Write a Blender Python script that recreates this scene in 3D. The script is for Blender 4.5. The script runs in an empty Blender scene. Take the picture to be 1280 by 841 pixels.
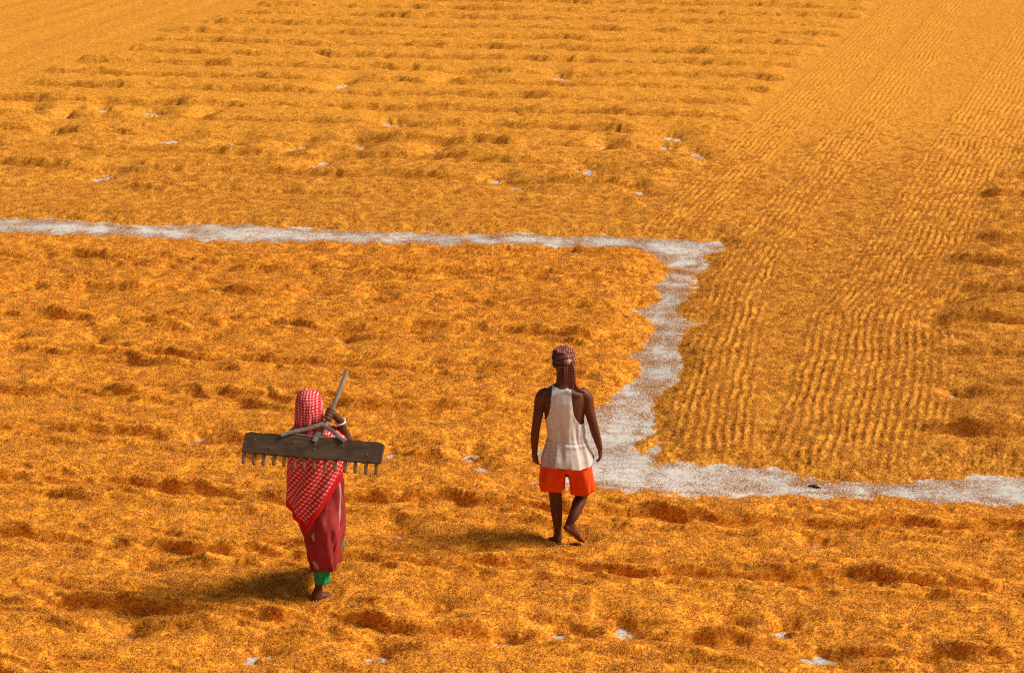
import bpy, bmesh, math, random
import numpy as np
from mathutils import Vector, Matrix

# ------------------------------------------------------------------ camera, sky, sun, exposure
scene = bpy.context.scene
C = scene.collection
CAM_H = 6.15
cam_d = bpy.data.cameras.new('camera')
cam_d.sensor_width = 36.0
cam_d.lens = 2200.0 / 1280.0 * 36.0
cam_d.clip_start, cam_d.clip_end = 0.1, 1000.0
cam = bpy.data.objects.new('camera', cam_d)
cam.location = (0, 0, CAM_H)
cam.rotation_euler = (math.radians(90 - 20.4532), 0, 0)
C.objects.link(cam)
scene.camera = cam

SUN_EL = math.radians(46)
SUN_AZ = math.atan2(0.995, 0.10)            # clockwise from +Y, towards +X
world = bpy.data.worlds.new('World')
scene.world = world
world.use_nodes = True
wn = world.node_tree
wn.nodes.clear()
sky = wn.nodes.new('ShaderNodeTexSky')
sky.sky_type = 'NISHITA'
sky.sun_disc = False
sky.sun_elevation = SUN_EL
sky.sun_rotation = SUN_AZ
sky.air_density = 1.0
sky.dust_density = 7.0
sky.ozone_density = 0.6
bg = wn.nodes.new('ShaderNodeBackground')
bg.inputs['Strength'].default_value = 0.06
wo = wn.nodes.new('ShaderNodeOutputWorld')
wn.links.new(sky.outputs[0], bg.inputs[0])
wn.links.new(bg.outputs[0], wo.inputs[0])

sun_d = bpy.data.lights.new('sun', 'SUN')
sun_d.energy = 4.3
sun_d.angle = math.radians(16.0)
sun_d.color = (1.0, 0.93, 0.82)
sun = bpy.data.objects.new('sun', sun_d)
sdir = Vector((math.cos(SUN_EL) * math.sin(SUN_AZ), math.cos(SUN_EL) * math.cos(SUN_AZ), math.sin(SUN_EL)))
sun.rotation_euler = sdir.to_track_quat('Z', 'Y').to_euler()
sun.location = (8, -4, 14)
C.objects.link(sun)

vs = scene.view_settings
vs.view_transform = 'Standard'
vs.look = 'None'
vs.gamma = 1.0
vs.exposure = 0.2
vs.use_curve_mapping = False
scene.render.engine = 'CYCLES'
scene.cycles.use_denoising = False
scene.cycles.max_bounces = 6
scene.cycles.filter_width = 1.2

rng = np.random.default_rng(7)
random.seed(7)

# ------------------------------------------------------------------ noise helpers (world metres)
def hash2(ix, iy, seed):
    h = (ix.astype(np.int64) * 374761393 + iy.astype(np.int64) * 668265263 + seed * 1442695041) & 0xFFFFFFFF
    h = ((h ^ (h >> 13)) * 1274126177) & 0xFFFFFFFF
    h = (h ^ (h >> 16)) & 0xFFFFFFFF
    h = (h * 2246822519) & 0xFFFFFFFF
    return ((h ^ (h >> 15)) & 0xFFFFFF) / float(0x1000000)

def perlin(x, y, seed=0):
    x0 = np.floor(x); y0 = np.floor(y)
    fx = x - x0; fy = y - y0
    ix = x0.astype(np.int64); iy = y0.astype(np.int64)
    def g(dx, dy):
        a = hash2(ix + dx, iy + dy, seed) * (2 * np.pi)
        return np.cos(a) * (fx - dx) + np.sin(a) * (fy - dy)
    ux = fx * fx * fx * (fx * (fx * 6 - 15) + 10)
    uy = fy * fy * fy * (fy * (fy * 6 - 15) + 10)
    a = g(0, 0); b = g(1, 0); c = g(0, 1); d = g(1, 1)
    a = a + (b - a) * ux; c = c + (d - c) * ux
    return (a + (c - a) * uy) * 1.5

def sstep(a, b, x):
    t = np.clip((x - a) / (b - a), 0, 1)
    return t * t * (3 - 2 * t)

# ------------------------------------------------------------------ layout of the drying yard (metres)
# edge of the near rice bed along the swept strips, and edge of the far rice bed
A_EDGE = [(-30, 22.7), (-14, 20.9), (-6.07, 19.98), (-5.1, 19.88), (-4.13, 19.75), (-2.89, 19.6), (-1.95, 19.57),
          (-0.74, 19.5), (0.46, 19.47), (1.37, 19.38), (1.64, 19.11), (1.75, 18.62), (1.64, 18.17), (1.43, 17.96),
          (1.59, 17.8), (1.54, 17.54), (1.31, 17.24), (1.44, 16.73), (1.37, 16.47), (1.28, 16.18), (1.13, 15.96),
          (1.26, 15.69), (1.2, 15.32), (0.97, 15.0), (0.74, 14.77), (0.58, 14.26), (0.41, 13.81), (0.15, 13.7),
          (0.33, 13.33), (0.16, 13.04), (0.65, 12.99), (1.04, 12.9), (1.54, 12.78), (1.88, 12.9), (2.32, 12.82),
          (2.95, 12.77), (3.32, 12.71), (4.07, 12.63), (9, 12.0), (30, 9.5)]
B_EDGE = [(-30, 23.4), (-14, 21.6), (-6.25, 20.64), (-5.15, 20.51), (-4.62, 20.3), (-3.28, 20.34), (-2.29, 20.11),
          (-1.14, 20.01), (0.0, 19.98), (1.13, 19.88), (2.31, 19.66), (2.44, 19.32), (2.23, 19.14), (1.97, 18.17),
          (1.84, 17.54), (1.7, 17.14), (1.9, 16.9), (1.65, 16.47), (1.61, 16.16), (1.59, 15.4), (1.37, 15.04),
          (1.27, 14.53), (1.17, 14.1), (0.96, 13.74), (1.1, 13.64), (1.27, 13.86), (1.17, 13.48), (1.54, 13.44),
          (1.93, 13.36), (2.32, 13.25), (2.62, 13.1), (3.07, 13.07), (3.55, 13.13), (4.21, 13.14), (9, 12.6), (30, 10.1)]
# spots where the rice has been kicked thin and the floor shows: x, y
BARE_A = [(-4.9, 16.25), (-4.1, 16.23), (-3.0, 16.25), (-1.66, 16.23), (-3.36, 17.69), (-2.08, 17.64),
          (-1.44, 17.56), (-0.17, 17.46), (-2.69, 13.89), (-0.86, 12.05), (-1.0, 13.54), (-0.7, 13.36), (-0.34, 13.54),
          (-0.26, 13.28), (-0.53, 10.86), (-0.91, 10.27), (-0.05, 10.46), (0.76, 10.62), (2.3, 11.89),
          (2.05, 10.24), (1.86, 10.59), (1.52, 10.69), (2.75, 10.14), (-2.67, 11.49), (-1.71, 10.25), (-2.6, 10.55),
          (-5.18, 17.82), (-4.46, 17.49), (-4.42, 14.71), (-1.32, 10.86), (0.36, 10.56)]
BARE_B = [(4.25, 16.59), (4.05, 14.86), (4.54, 17.34), (-6.19, 26.2), (-5.92, 26.1), (-5.41, 25.94), (-4.54, 25.79),
          (-6.61, 24.7), (-4.86, 24.24), (-3.93, 24.1), (-3.01, 23.88), (-2.12, 23.97), (-2.59, 23.02), (-1.76, 25.29),
          (1.29, 23.97), (2.28, 24.47), (2.12, 23.92), (2.53, 23.57), (-0.21, 22.21), (1.01, 22.69), (-1.05, 23.7),
          (0.05, 21.83), (-6.68, 25.74), (-7.27, 26.15), (-5.4, 22.33), (1.63, 21.64), (-2.76, 27.88), (-0.72, 28.48),
          (-1.04, 28.18), (0.79, 28.48), (1.04, 28.3)]
MAN = np.array([0.38, 11.89, 0.04])
WOMAN = np.array([-1.38, 11.04, 0.04])
FEET = [(0.36, 11.93), (0.51, 11.87), (-1.33, 11.07), (-1.30, 11.45)]

def seg_dist(x, y, line):
    d = np.full(x.shape, 1e9)
    for (ax, ay), (bx, by) in zip(line[:-1], line[1:]):
        dx, dy = bx - ax, by - ay
        t = np.clip(((x - ax) * dx + (y - ay) * dy) / (dx * dx + dy * dy), 0, 1)
        d = np.minimum(d, (x - ax - t * dx) ** 2 + (y - ay - t * dy) ** 2)
    return np.sqrt(d)

def in_poly(x, y, poly):
    r = np.zeros(x.shape, bool)
    n = len(poly)
    for i in range(n):
        ax, ay = poly[i]; bx, by = poly[(i + 1) % n]
        if ay == by:
            continue
        r ^= ((ay > y) != (by > y)) & (x < (bx - ax) * (y - ay) / (by - ay) + ax)
    return r

POLY_A = A_EDGE + [(30, -5), (-30, -5)]
POLY_B = B_EDGE + [(30, 120), (-30, 120)]

def xT1(y): return np.interp(y, [13, 19.94, 36, 60], [-1.2, 1.54, 7.76, 17.0])
def xT2(y): return np.interp(y, [12.5, 13.98, 15.91, 17.87, 19.41, 19.82, 33.92, 60], [1.15, 1.26, 1.63, 2.07, 2.56, 2.75, 8.06, 17.9])
def xT3(y): return np.interp(y, [12.5, 13.52, 14.98, 16.93, 17.87, 20.57, 33.92, 60], [1.95, 2.2, 2.6, 3.08, 3.55, 4.56, 9.87, 20.2])
def xTR(y): return np.interp(y, [12.5, 13.35, 16.86, 18.7, 24.58, 36, 60], [3.1, 3.33, 4.24, 4.82, 7.2, 11.9, 21.9])
def xTL(y): return np.interp(y, [10, 27.74, 36, 60], [-14.9, -8.18, -5.05, 4.0])

CU, SU = math.cos(-0.113), math.sin(-0.113)

def foot_rows(x, y, seed, straight=1.0):
    """rows of shuffled footsteps running along the bed, about one every 0.95 m"""
    u = x * CU + y * SU
    v = -x * SU + y * CU
    v = v + straight * 0.16 * perlin(u / 2.2, v / 2.5, seed + 1) + 0.05 * perlin(u / 0.6, v / 0.6, seed + 2)
    PER, STEP = 0.95, 0.44
    r = v / PER
    out = (0.022 + 0.02 * (1 - straight)) * np.cos(2 * np.pi * (r + 0.5)) + 0.010
    i0 = np.round(r)
    hollow = np.zeros_like(x); rim = np.zeros_like(x)
    for di in (-1, 0, 1):
        ii = i0 + di
        off = hash2(ii, ii * 0 + 3, seed) * STEP
        j0 = np.round((u - off) / STEP)
        for dj in (-1, 0, 1):
            jj = j0 + dj
            h1 = hash2(ii, jj, seed + 11); h2 = hash2(ii, jj, seed + 12)
            h3 = hash2(ii, jj, seed + 13); h4 = hash2(ii, jj, seed + 14)
            side = np.where(np.mod(jj, 2) < 0.5, 1.0, -1.0)
            cu_ = jj * STEP + off + (h1 - 0.5) * 0.22
            cv_ = ii * PER + side * 0.15 + (h2 - 0.5) * 0.16
            ang = -0.42 + (h3 - 0.5) * 0.9
            ca, sa = np.cos(ang), np.sin(ang)
            a = u - cu_; b = v - cv_
            p = (a * ca + b * sa) / (0.18 + 0.10 * h4)
            q = (-a * sa + b * ca) / (0.075 + 0.035 * h2)
            amp = 0.35 + 0.9 * h4
            rr = p * p + q * q
            hollow = np.maximum(hollow, amp * (1 - sstep(0.15, 1.5, rr)))
            ro = np.sqrt(rr + 1e-9)
            rim = np.maximum(rim, amp * np.exp(-((ro - 1.45) / 0.42) ** 2) * (0.55 - 0.45 * q / (ro + 0.2)))
    row = 0.06 + 0.94 * sstep(-0.75, 0.25, np.cos(2 * np.pi * r) + (0.15 + 0.35 * straight) * perlin(u / 0.9, v / 0.9, seed + 21))
    # crests of pushed-up grain: gentle on the far side, slumped steeply on the near side
    def crest(per, wl, warp, sd, rise, slant=0.0):
        warp = warp * (0.25 + 0.75 * straight)
        base_ = 0.78 + 0.12 * (1 - straight)
        w = v + slant * u + warp * perlin(u / wl, v / 0.5, sd) + 0.35 * warp * perlin(u / (wl * 0.37), v / 0.25, sd + 1)
        k = np.floor(w / per)
        f = w / per - k
        amp = np.clip(base_ + 0.62 * perlin(u / (wl * 1.15) + 17.3 * k, k * 3.7 + 0.5, sd + 2), 0.05, 1.18)
        amp2 = np.clip(base_ + 0.62 * perlin(u / (wl * 1.15) + 17.3 * (k - 1), (k - 1) * 3.7 + 0.5, sd + 2), 0.05, 1.18)
        up_ = np.clip(f / rise, 0, 1); up_ = up_ * up_ * (3 - 2 * up_)
        dn = np.clip((f - rise) / (1 - rise), 0, 1)
        return amp * up_ * (1 - dn) ** 1.3
    c1 = crest(PER / 3 if straight > 0.5 else PER / 2, 0.70 if straight > 0.5 else 0.9, 0.13 if straight > 0.5 else 0.11, seed + 30, 0.14)
    c2 = crest(0.19, 0.34, 0.08, seed + 40, 0.20)
    c3 = crest(0.34, 0.38, 0.10, seed + 50, 0.16, 0.45)
    c4 = crest(0.24, 0.22, 0.08, seed + 60, 0.22, -0.40)
    return (out + row * (0.074 * c1 * (1 + 0.9 * (1 - straight)) + 0.042 * c2 + (0.30 + 0.65 * straight) * (0.046 * np.maximum(c3 - 0.2, 0) + 0.040 * np.maximum(c4 - 0.25, 0)) - 0.03)
            - 0.010 * hollow + 0.007 * rim)

def rice_height(x, y, bed):
    line, poly = (A_EDGE, POLY_A) if bed == 'A' else (B_EDGE, POLY_B)
    d = seg_dist(x, y, line)
    d = np.where(in_poly(x, y, poly), d, -d)
    d = d + 0.060 * perlin(x / 0.55, y / 0.42, 21) + 0.07 * perlin(x / 0.33 + 5, y / 0.75, 25) + 0.060 * perlin(x / 0.21, y / 0.13, 22) + 0.050 * perlin(x / 0.075, y / 0.05, 23) + 0.04 * perlin(x / 0.03, y / 0.025, 24)
    T = np.where(d > 0, 0.052 * (1 - np.exp(-np.maximum(d - 0.05, 0) / 0.2)) + 0.03 * np.clip(d, 0, 0.2), d * 0.25)
    grow = np.clip(d / 0.35, 0, 1)
    T = T + grow * (0.026 + 0.010 * perlin(x / 0.9, y / 0.9, 31))
    if bed == 'A':
        m_foot = sstep(0.15, 0.5, d)
        comb = 0.0
        bare = BARE_A
        seed = 100
    else:
        right = sstep(0.0, 0.5, x - xTR(y) + 0.3 * perlin(x / 0.8, y / 0.8, 41))
        n_ = 0.25 * perlin(x / 0.7, y / 0.7, 42)
        leftf = sstep(0.0, 0.4, xT1(y) - 0.15 - x + n_) * sstep(0.0, 0.5, x - xTL(y) + n_ * 2) * sstep(0.9, 1.5, d + n_)
        m_foot = np.maximum(leftf, right * sstep(0.15, 0.5, d))
        comb = 0.0; combed = 0.0
        wob = 0.03 * perlin(x / 0.5, y / 0.7, 43) + 0.016 * perlin(x / 0.12, y / 0.2, 46)
        for fT, w, ymin in ((xT1, 0.72, 19.6), (xT2, 0.72, 10.0), (xT3, 1.45, 10.0)):
            s = (x - fT(y)) * 0.94 + wob
            ww = w if fT is not xT2 else np.interp(y, [14, 19, 24], [0.80, 0.62, 0.72])
            band = sstep(-0.06, 0.02, s) * (1 - sstep(ww - 0.1, ww + 0.06, s)) * (y > ymin)
            mod = np.clip(0.72 + 0.75 * perlin(s / 0.35 + 7, y / 0.55, 44), 0.1, 1.2)
            notch = 1 + 0.35 * np.sin(2 * np.pi * (y / 0.17 + 0.6 * perlin(x / 0.3, y / 0.3, 45)))
            combed = np.maximum(combed, band)
            comb = comb + band * (0.0135 * np.cos(2 * np.pi * s / 0.079) * mod * notch + 0.006)
        comb = comb * sstep(0.05, 0.25, d) * (1 - right)
        # broad faint rake streaks of the smoothed corner far left
        tl = sstep(0.0, 0.6, xTL(y) - x)
        comb = comb + tl * 0.024 * perlin((x - xTL(y)) / 0.45, y / 9.0, 47)
        # fine raking along the strip
        vv = (-x * SU + y * CU)
        comb = comb + (1 - m_foot) * 0.004 * perlin(x / 0.9, vv / 0.09, 48) * (x < xT1(y)) * (1 - tl)
        bare = BARE_B
        seed = 300
    F = foot_rows(x, y, seed, 0.7 if bed == 'A' else 0.2)
    rough = 0.018 * perlin(x / 0.30, y / 0.17, 51) + 0.016 * (0.5 - np.abs(perlin(x / 0.22 + y / 0.5, y / 0.11, 52)))
    thin = np.zeros_like(x); wide = np.zeros_like(x)
    for k, (bx, by) in enumerate(bare):
        sx = 0.10 + 0.10 * ((k * 37) % 11) / 11.0
        sy = 0.055 + 0.05 * ((k * 53) % 7) / 7.0
        sx *= 0.62; sy *= 1.05
        if by > 20:
            sx *= 1.35; sy *= 2.5
        ex = (x - bx) + 0.25 * (y - by) * (1 if k % 2 else -1)
        e2_ = (ex / sx) ** 2 + ((y - by) / sy) ** 2
        thin = np.maximum(thin, np.exp(-e2_))
        wide = np.maximum(wide, np.exp(-e2_ / 6.0))
    H = T + m_foot * (F + rough) * 1.0 + comb * grow + (1 - m_foot) * grow * 0.004 * perlin(x / 0.2, y / 0.2, 53)
    thin2 = np.clip(thin * np.clip(1.35 + 1.9 * perlin(x / 0.09, y / 0.07, 54), 0.0, 2.2), 0, 1)
    H = H * (1 - 0.72 * wide)
    H = H * (1 - thin2) - 0.012 * thin2
    # a grain bed never thins out below a few grains inside itself except where kicked bare
    H = np.where((d > 0.25) & (thin < 0.15), np.maximum(H, 0.006 + 0.003 * perlin(x / 0.1, y / 0.1, 55)), H)
    fine = 0.0042 * perlin(x / 0.034, y / 0.034, 61) + 0.0036 * perlin(x / 0.017, y / 0.017, 62)
    if bed == 'B':
        # rougher, untouched grain between the combed bands; brushed streaks in the far corner
        track = (1 - m_foot) * sstep(-0.1, 0.1, x - xT1(y))
        fine = fine * (1 + track * (1.5 * (1 - combed) - 0.3) + 1.2 * tl * np.clip(perlin((x - xTL(y)) / 0.7, y / 12.0, 49) * 2, -0.5, 1))
    H = H + np.clip(d / 0.04, 0.3, 1) * fine
    for fx, fy in FEET:
        w = np.exp(-(((x - fx) ** 2 + (y - fy) ** 2) / 0.16 ** 2))
        rr_ = np.hypot(x - fx, y - fy)
        H = H * (1 - w) + w * (0.050 + fine) + 0.014 * np.exp(-((rr_ - 0.15) / 0.045) ** 2)
    return H, d

# ------------------------------------------------------------------ object helpers
def link(name, me, mat=None, parent=None, **props):
    o = bpy.data.objects.new(name, me)
    C.objects.link(o)
    if mat is not None:
        me.materials.clear()
        me.materials.append(mat)
    if parent is not None:
        o.parent = parent
    for k, v in props.items():
        o[k] = v
    return o

def mesh_np(name, verts, quads, smooth=True):
    me = bpy.data.meshes.new(name)
    verts = np.ascontiguousarray(verts, np.float32)
    quads = np.ascontiguousarray(quads, np.int32)
    nq, k = quads.shape
    me.vertices.add(len(verts)); me.vertices.foreach_set('co', verts.ravel())
    me.loops.add(nq * k); me.loops.foreach_set('vertex_index', quads.ravel())
    me.polygons.add(nq)
    me.polygons.foreach_set('loop_start', np.arange(0, nq * k, k, dtype=np.int32))
    me.polygons.foreach_set('loop_total', np.full(nq, k, np.int32))
    me.polygons.foreach_set('use_smooth', np.full(nq, smooth, bool))
    me.update(calc_edges=True)
    me.validate()
    return me

# ------------------------------------------------------------------ materials
class NT:
    def __init__(self, name):
        self.m = bpy.data.materials.new(name)
        self.m.use_nodes = True
        self.t = self.m.node_tree
        self.b = self.t.nodes['Principled BSDF']
    def n(self, typ, **kw):
        nd = self.t.nodes.new(typ)
        for k, v in kw.items():
            setattr(nd, k, v)
        return nd
    def l(self, a, b):
        self.t.links.new(a, b)
    def noise(self, scale, detail=3, rough=0.55, vec=None):
        nd = self.n('ShaderNodeTexNoise')
        nd.inputs['Scale'].default_value = scale
        nd.inputs['Detail'].default_value = detail
        nd.inputs['Roughness'].default_value = rough
        self.l(vec if vec is not None else self.obj(), nd.inputs['Vector'])
        return nd.outputs['Fac']
    def obj(self):
        if not hasattr(self, '_tc'):
            self._tc = self.n('ShaderNodeTexCoord')
        return self._tc.outputs['Object']
    def uv(self):
        self.obj()
        return self._tc.outputs['UV']
    def ramp(self, fac, stops):
        r = self.n('ShaderNodeValToRGB')
        els = r.color_ramp.elements
        while len(els) < len(stops):
            els.new(0.5)
        for e, (p, c) in zip(els, stops):
            e.position = p
            e.color = (*c, 1) if len(c) == 3 else c
        self.l(fac, r.inputs[0])
        return r.outputs[0]
    def mix(self, fac, a, b, mode='MIX'):
        x = self.n('ShaderNodeMix', data_type='RGBA', blend_type=mode)
        for s, v in ((x.inputs[0], fac), (x.inputs[6], a), (x.inputs[7], b)):
            if isinstance(v, (int, float)):
                s.default_value = v
            elif isinstance(v, tuple):
                s.default_value = (*v, 1)
            else:
                self.l(v, s)
        return x.outputs[2]
    def math(self, op, a, b=None, c=None):
        x = self.n('ShaderNodeMath', operation=op)
        for s, v in zip(x.inputs, (a, b, c)):
            if v is None:
                continue
            if isinstance(v, (int, float)):
                s.default_value = v
            else:
                self.l(v, s)
        return x.outputs[0]
    def attr(self, name):
        a = self.n('ShaderNodeAttribute', attribute_name=name)
        return a
    def bump(self, h, strength, dist):
        b = self.n('ShaderNodeBump')
        b.inputs['Strength'].default_value = strength
        b.inputs['Distance'].default_value = dist
        self.l(h, b.inputs['Height'])
        self.l(b.outputs[0], self.b.inputs['Normal'])
    def color(self, c, rough=0.8, spec=0.3):
        if isinstance(c, tuple):
            self.b.inputs['Base Color'].default_value = (*c, 1)
        else:
            self.l(c, self.b.inputs['Base Color'])
        self.b.inputs['Roughness'].default_value = rough
        self.b.inputs['Specular IOR Level'].default_value = spec
        return self.m

def rice_material(name, dark, mid, light, scales):
    t = NT(name)
    fs = []; ds = []
    for sc in scales:
        vor = t.n('ShaderNodeTexVoronoi', feature='F1')
        vor.inputs['Scale'].default_value = sc
        t.l(t.obj(), vor.inputs['Vector'])
        sep = t.n('ShaderNodeSeparateColor'); t.l(vor.outputs['Color'], sep.inputs[0])
        fs.append(sep.outputs[0]); ds.append(vor.outputs['Distance'])
    f = t.math('MULTIPLY', fs[0], 0.62)
    f = t.math('ADD', f, t.math('MULTIPLY', fs[1], 0.30))
    f = t.math('ADD', f, t.math('MULTIPLY', fs[2], 0.08))
    col = t.ramp(f, [(0.18, dark), (0.48, mid), (0.82, light)])
    big = t.noise(0.55, 4, 0.6)
    col = t.mix(t.math('MULTIPLY', t.math('SUBTRACT', big, 0.35), 0.25), col, tuple(c * 0.75 for c in mid))
    h = t.math('ADD', t.math('MULTIPLY', ds[0], -0.5), t.math('MULTIPLY', ds[1], -0.4))
    t.bump(h, 0.22, 0.010)
    return t.color(col, 0.85, 0.08)

RICE_A = rice_material('rice_near', (0.33, 0.085, 0.005), (0.64, 0.220, 0.014), (0.86, 0.38, 0.040), (105, 50, 24))
RICE_B = rice_material('rice_far', (0.33, 0.108, 0.007), (0.53, 0.203, 0.017), (0.72, 0.325, 0.042), (80, 40, 18))

t = NT('rice_grain')
tone = t.attr('tone')
col = t.ramp(tone.outputs['Fac'], [(0.0, (0.20, 0.055, 0.004)), (0.45, (0.60, 0.21, 0.016)), (0.85, (0.88, 0.42, 0.06)), (1.0, (0.95, 0.60, 0.16))])
GRAIN = t.color(col, 0.7, 0.12)

t = NT('concrete')
n1 = t.noise(0.9, 6, 0.62); n2 = t.noise(14, 5, 0.65); n3 = t.noise(160, 2, 0.5)
c1 = t.ramp(n1, [(0.3, (0.38, 0.352, 0.325)), (0.52, (0.55, 0.515, 0.48)), (0.75, (0.64, 0.60, 0.56))])
c2 = t.ramp(n2, [(0.36, (0.62, 0.60, 0.59)), (0.5, (1, 1, 1)), (0.8, (1.05, 1.04, 1.03))])
c = t.mix(0.75, c1, c2, 'MULTIPLY')
c3 = t.ramp(n3, [(0.3, (0.75, 0.7, 0.62)), (0.5, (1, 1, 1))])
c = t.mix(0.7, c, c3, 'MULTIPLY')
# long trowel and sweeping marks along the strips
mp = t.n('ShaderNodeMapping'); mp.inputs['Rotation'].default_value = (0, 0, 0.12); mp.inputs['Scale'].default_value = (1.2, 9, 1)
t.l(t.obj(), mp.inputs['Vector'])
n4 = t.noise(1.6, 5, 0.65, mp.outputs[0])
c4 = t.ramp(n4, [(0.40, (0.70, 0.68, 0.67)), (0.50, (1, 1, 1))])
c = t.mix(0.6, c, c4, 'MULTIPLY')
n5 = t.noise(3.1, 6, 0.7)
dust = t.ramp(n5, [(0.50, (0, 0, 0)), (0.68, (1, 1, 1))])
c = t.mix(t.math('MULTIPLY', dust, 0.30), c, (0.48, 0.33, 0.17))
wv = t.n('ShaderNodeVectorMath', operation='ADD'); t.l(t.obj(), wv.inputs[0])
nz = t.n('ShaderNodeTexNoise'); nz.inputs['Scale'].default_value = 2.2; nz.inputs['Detail'].default_value = 5; t.l(t.obj(), nz.inputs['Vector'])
t.l(nz.outputs['Color'], wv.inputs[1])
ck = t.n('ShaderNodeTexVoronoi', feature='DISTANCE_TO_EDGE'); ck.inputs['Scale'].default_value = 0.55; t.l(wv.outputs[0], ck.inputs['Vector'])
crack = t.ramp(ck.outputs['Distance'], [(0.0, (1, 1, 1)), (0.006, (0, 0, 0))])
c = t.mix(t.math('MULTIPLY', crack, 0.55), c, (0.12, 0.10, 0.08))
t.bump(t.math('ADD', n2, n3), 0.35, 0.008)
CONCRETE = t.color(c, 0.85, 0.25)

# ------------------------------------------------------------------ ground: the concrete drying floor
me = bpy.data.meshes.new('ground')
bm = bmesh.new()
bmesh.ops.create_grid(bm, x_segments=40, y_segments=40, size=150)
for v in bm.verts:
    v.co.y += 40
bm.to_mesh(me); bm.free()
link('concrete_floor', me, CONCRETE, kind='structure')

# ------------------------------------------------------------------ rice beds
def spaced(core, lo, hi, k):
    """core array plus coarser margins on both sides"""
    l = core[0] - np.geomspace(0.02, core[0] - lo, k) if lo < core[0] else np.array([])
    h = core[-1] + np.geomspace(0.02, hi - core[-1], k) if hi > core[-1] else np.array([])
    return np.concatenate([l[::-1], core, h])

FINE = 1.0
rows = []
yy = 9.4
while yy < 39:
    rows.append(yy)
    yy += max(0.0120, min(0.0000795 * (yy * yy + CAM_H ** 2), 0.014 + 0.0013 * yy)) / FINE
ROWS = np.concatenate([[6.5, 7.5, 8.2, 8.7, 9.0, 9.2, 9.3], np.array(rows), np.linspace(39.3, 60, 40)])
COLS = spaced(np.linspace(-0.335, 0.335, int(800 * FINE)), -0.52, 0.52, 40)

def build_bed(bed, name, mat, label):
    Y, Tt = np.meshgrid(ROWS, COLS, indexing='ij')
    X = Tt * (Y + 0.9)
    x = X.ravel(); y = Y.ravel()
    # only evaluate where this bed can be
    line, poly = (A_EDGE, POLY_A) if bed == 'A' else (B_EDGE, POLY_B)
    cand = in_poly(x, y, poly) | (seg_dist(x, y, line) < 0.35)
    h = np.full(x.shape, -0.2); d = np.full(x.shape, -1.0)
    h[cand], d[cand] = rice_height(x[cand], y[cand], bed)
    nr, nc = X.shape
    idx = np.arange(nr * nc).reshape(nr, nc)
    q = np.stack([idx[:-1, :-1], idx[:-1, 1:], idx[1:, 1:], idx[1:, :-1]], -1).reshape(-1, 4)
    ok = cand[q].all(1) & ((h[q] > -0.004).any(1))
    q = q[ok]
    used = np.unique(q)
    remap = np.full(nr * nc, -1, np.int64); remap[used] = np.arange(len(used))
    verts = np.stack([x[used], y[used], np.maximum(h[used], -0.03)], 1)
    me = mesh_np(name, verts, remap[q])
    return link(name, me, mat, label=label, category='rice', kind='stuff')

build_bed('A', 'rice_bed', RICE_A, 'orange bed of drying rice that both people walk on')
build_bed('B', 'rice_bed', RICE_B, 'golden bed of drying rice with raked lines, beyond the swept concrete strip')

# ---- loose grains lying on the beds and strewn over the strip edges
GRAINS = bpy.data.collections.new('grain_patches')
def grain_patch(name, n, size, glen, seed):
    r = np.random.default_rng(seed)
    V = []; Q = []; tone = []
    for k in range(n):
        L = glen * r.uniform(0.8, 1.2); w = L * r.uniform(0.17, 0.24)
        a = r.uniform(0, 2 * np.pi); tilt = r.normal(0, 0.35)
        cx, cy = r.uniform(-size / 2, size / 2, 2)
        cz = r.uniform(-0.001, 0.0035)
        ax = np.array([np.cos(a) * np.cos(tilt), np.sin(a) * np.cos(tilt), np.sin(tilt)])
        sd = np.array([-np.sin(a), np.cos(a), 0.0]); up = np.cross(ax, sd)
        o = np.array([cx, cy, cz + w * 0.6])
        pts = [o - ax * L, o + sd * w, o + up * w, o - sd * w, o - up * w, o + ax * L]
        b = len(V); V += pts
        Q += [(b, b + 2, b + 1), (b, b + 3, b + 2), (b, b + 4, b + 3), (b, b + 1, b + 4),
              (b + 5, b + 1, b + 2), (b + 5, b + 2, b + 3), (b + 5, b + 3, b + 4), (b + 5, b + 4, b + 1)]
        tone += [float(np.clip(r.normal(0.49, 0.30), 0, 1))] * 6
    me = mesh_np(name, np.array(V), np.array(Q), smooth=True)
    at = me.attributes.new('tone', 'FLOAT', 'POINT')
    at.data.foreach_set('value', np.array(tone, np.float32))
    me.materials.append(GRAIN)
    o = bpy.data.objects.new(name, me)
    GRAINS.objects.link(o)
for k in range(5):
    grain_patch('a_patch_%d' % k, 60, 0.09, 0.0072, 40 + k)      # bed surface, half length in metres
for k in range(3):
    grain_patch('b_sparse_%d' % k, 11, 0.10, 0.0068, 60 + k)       # strewn on concrete

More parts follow.
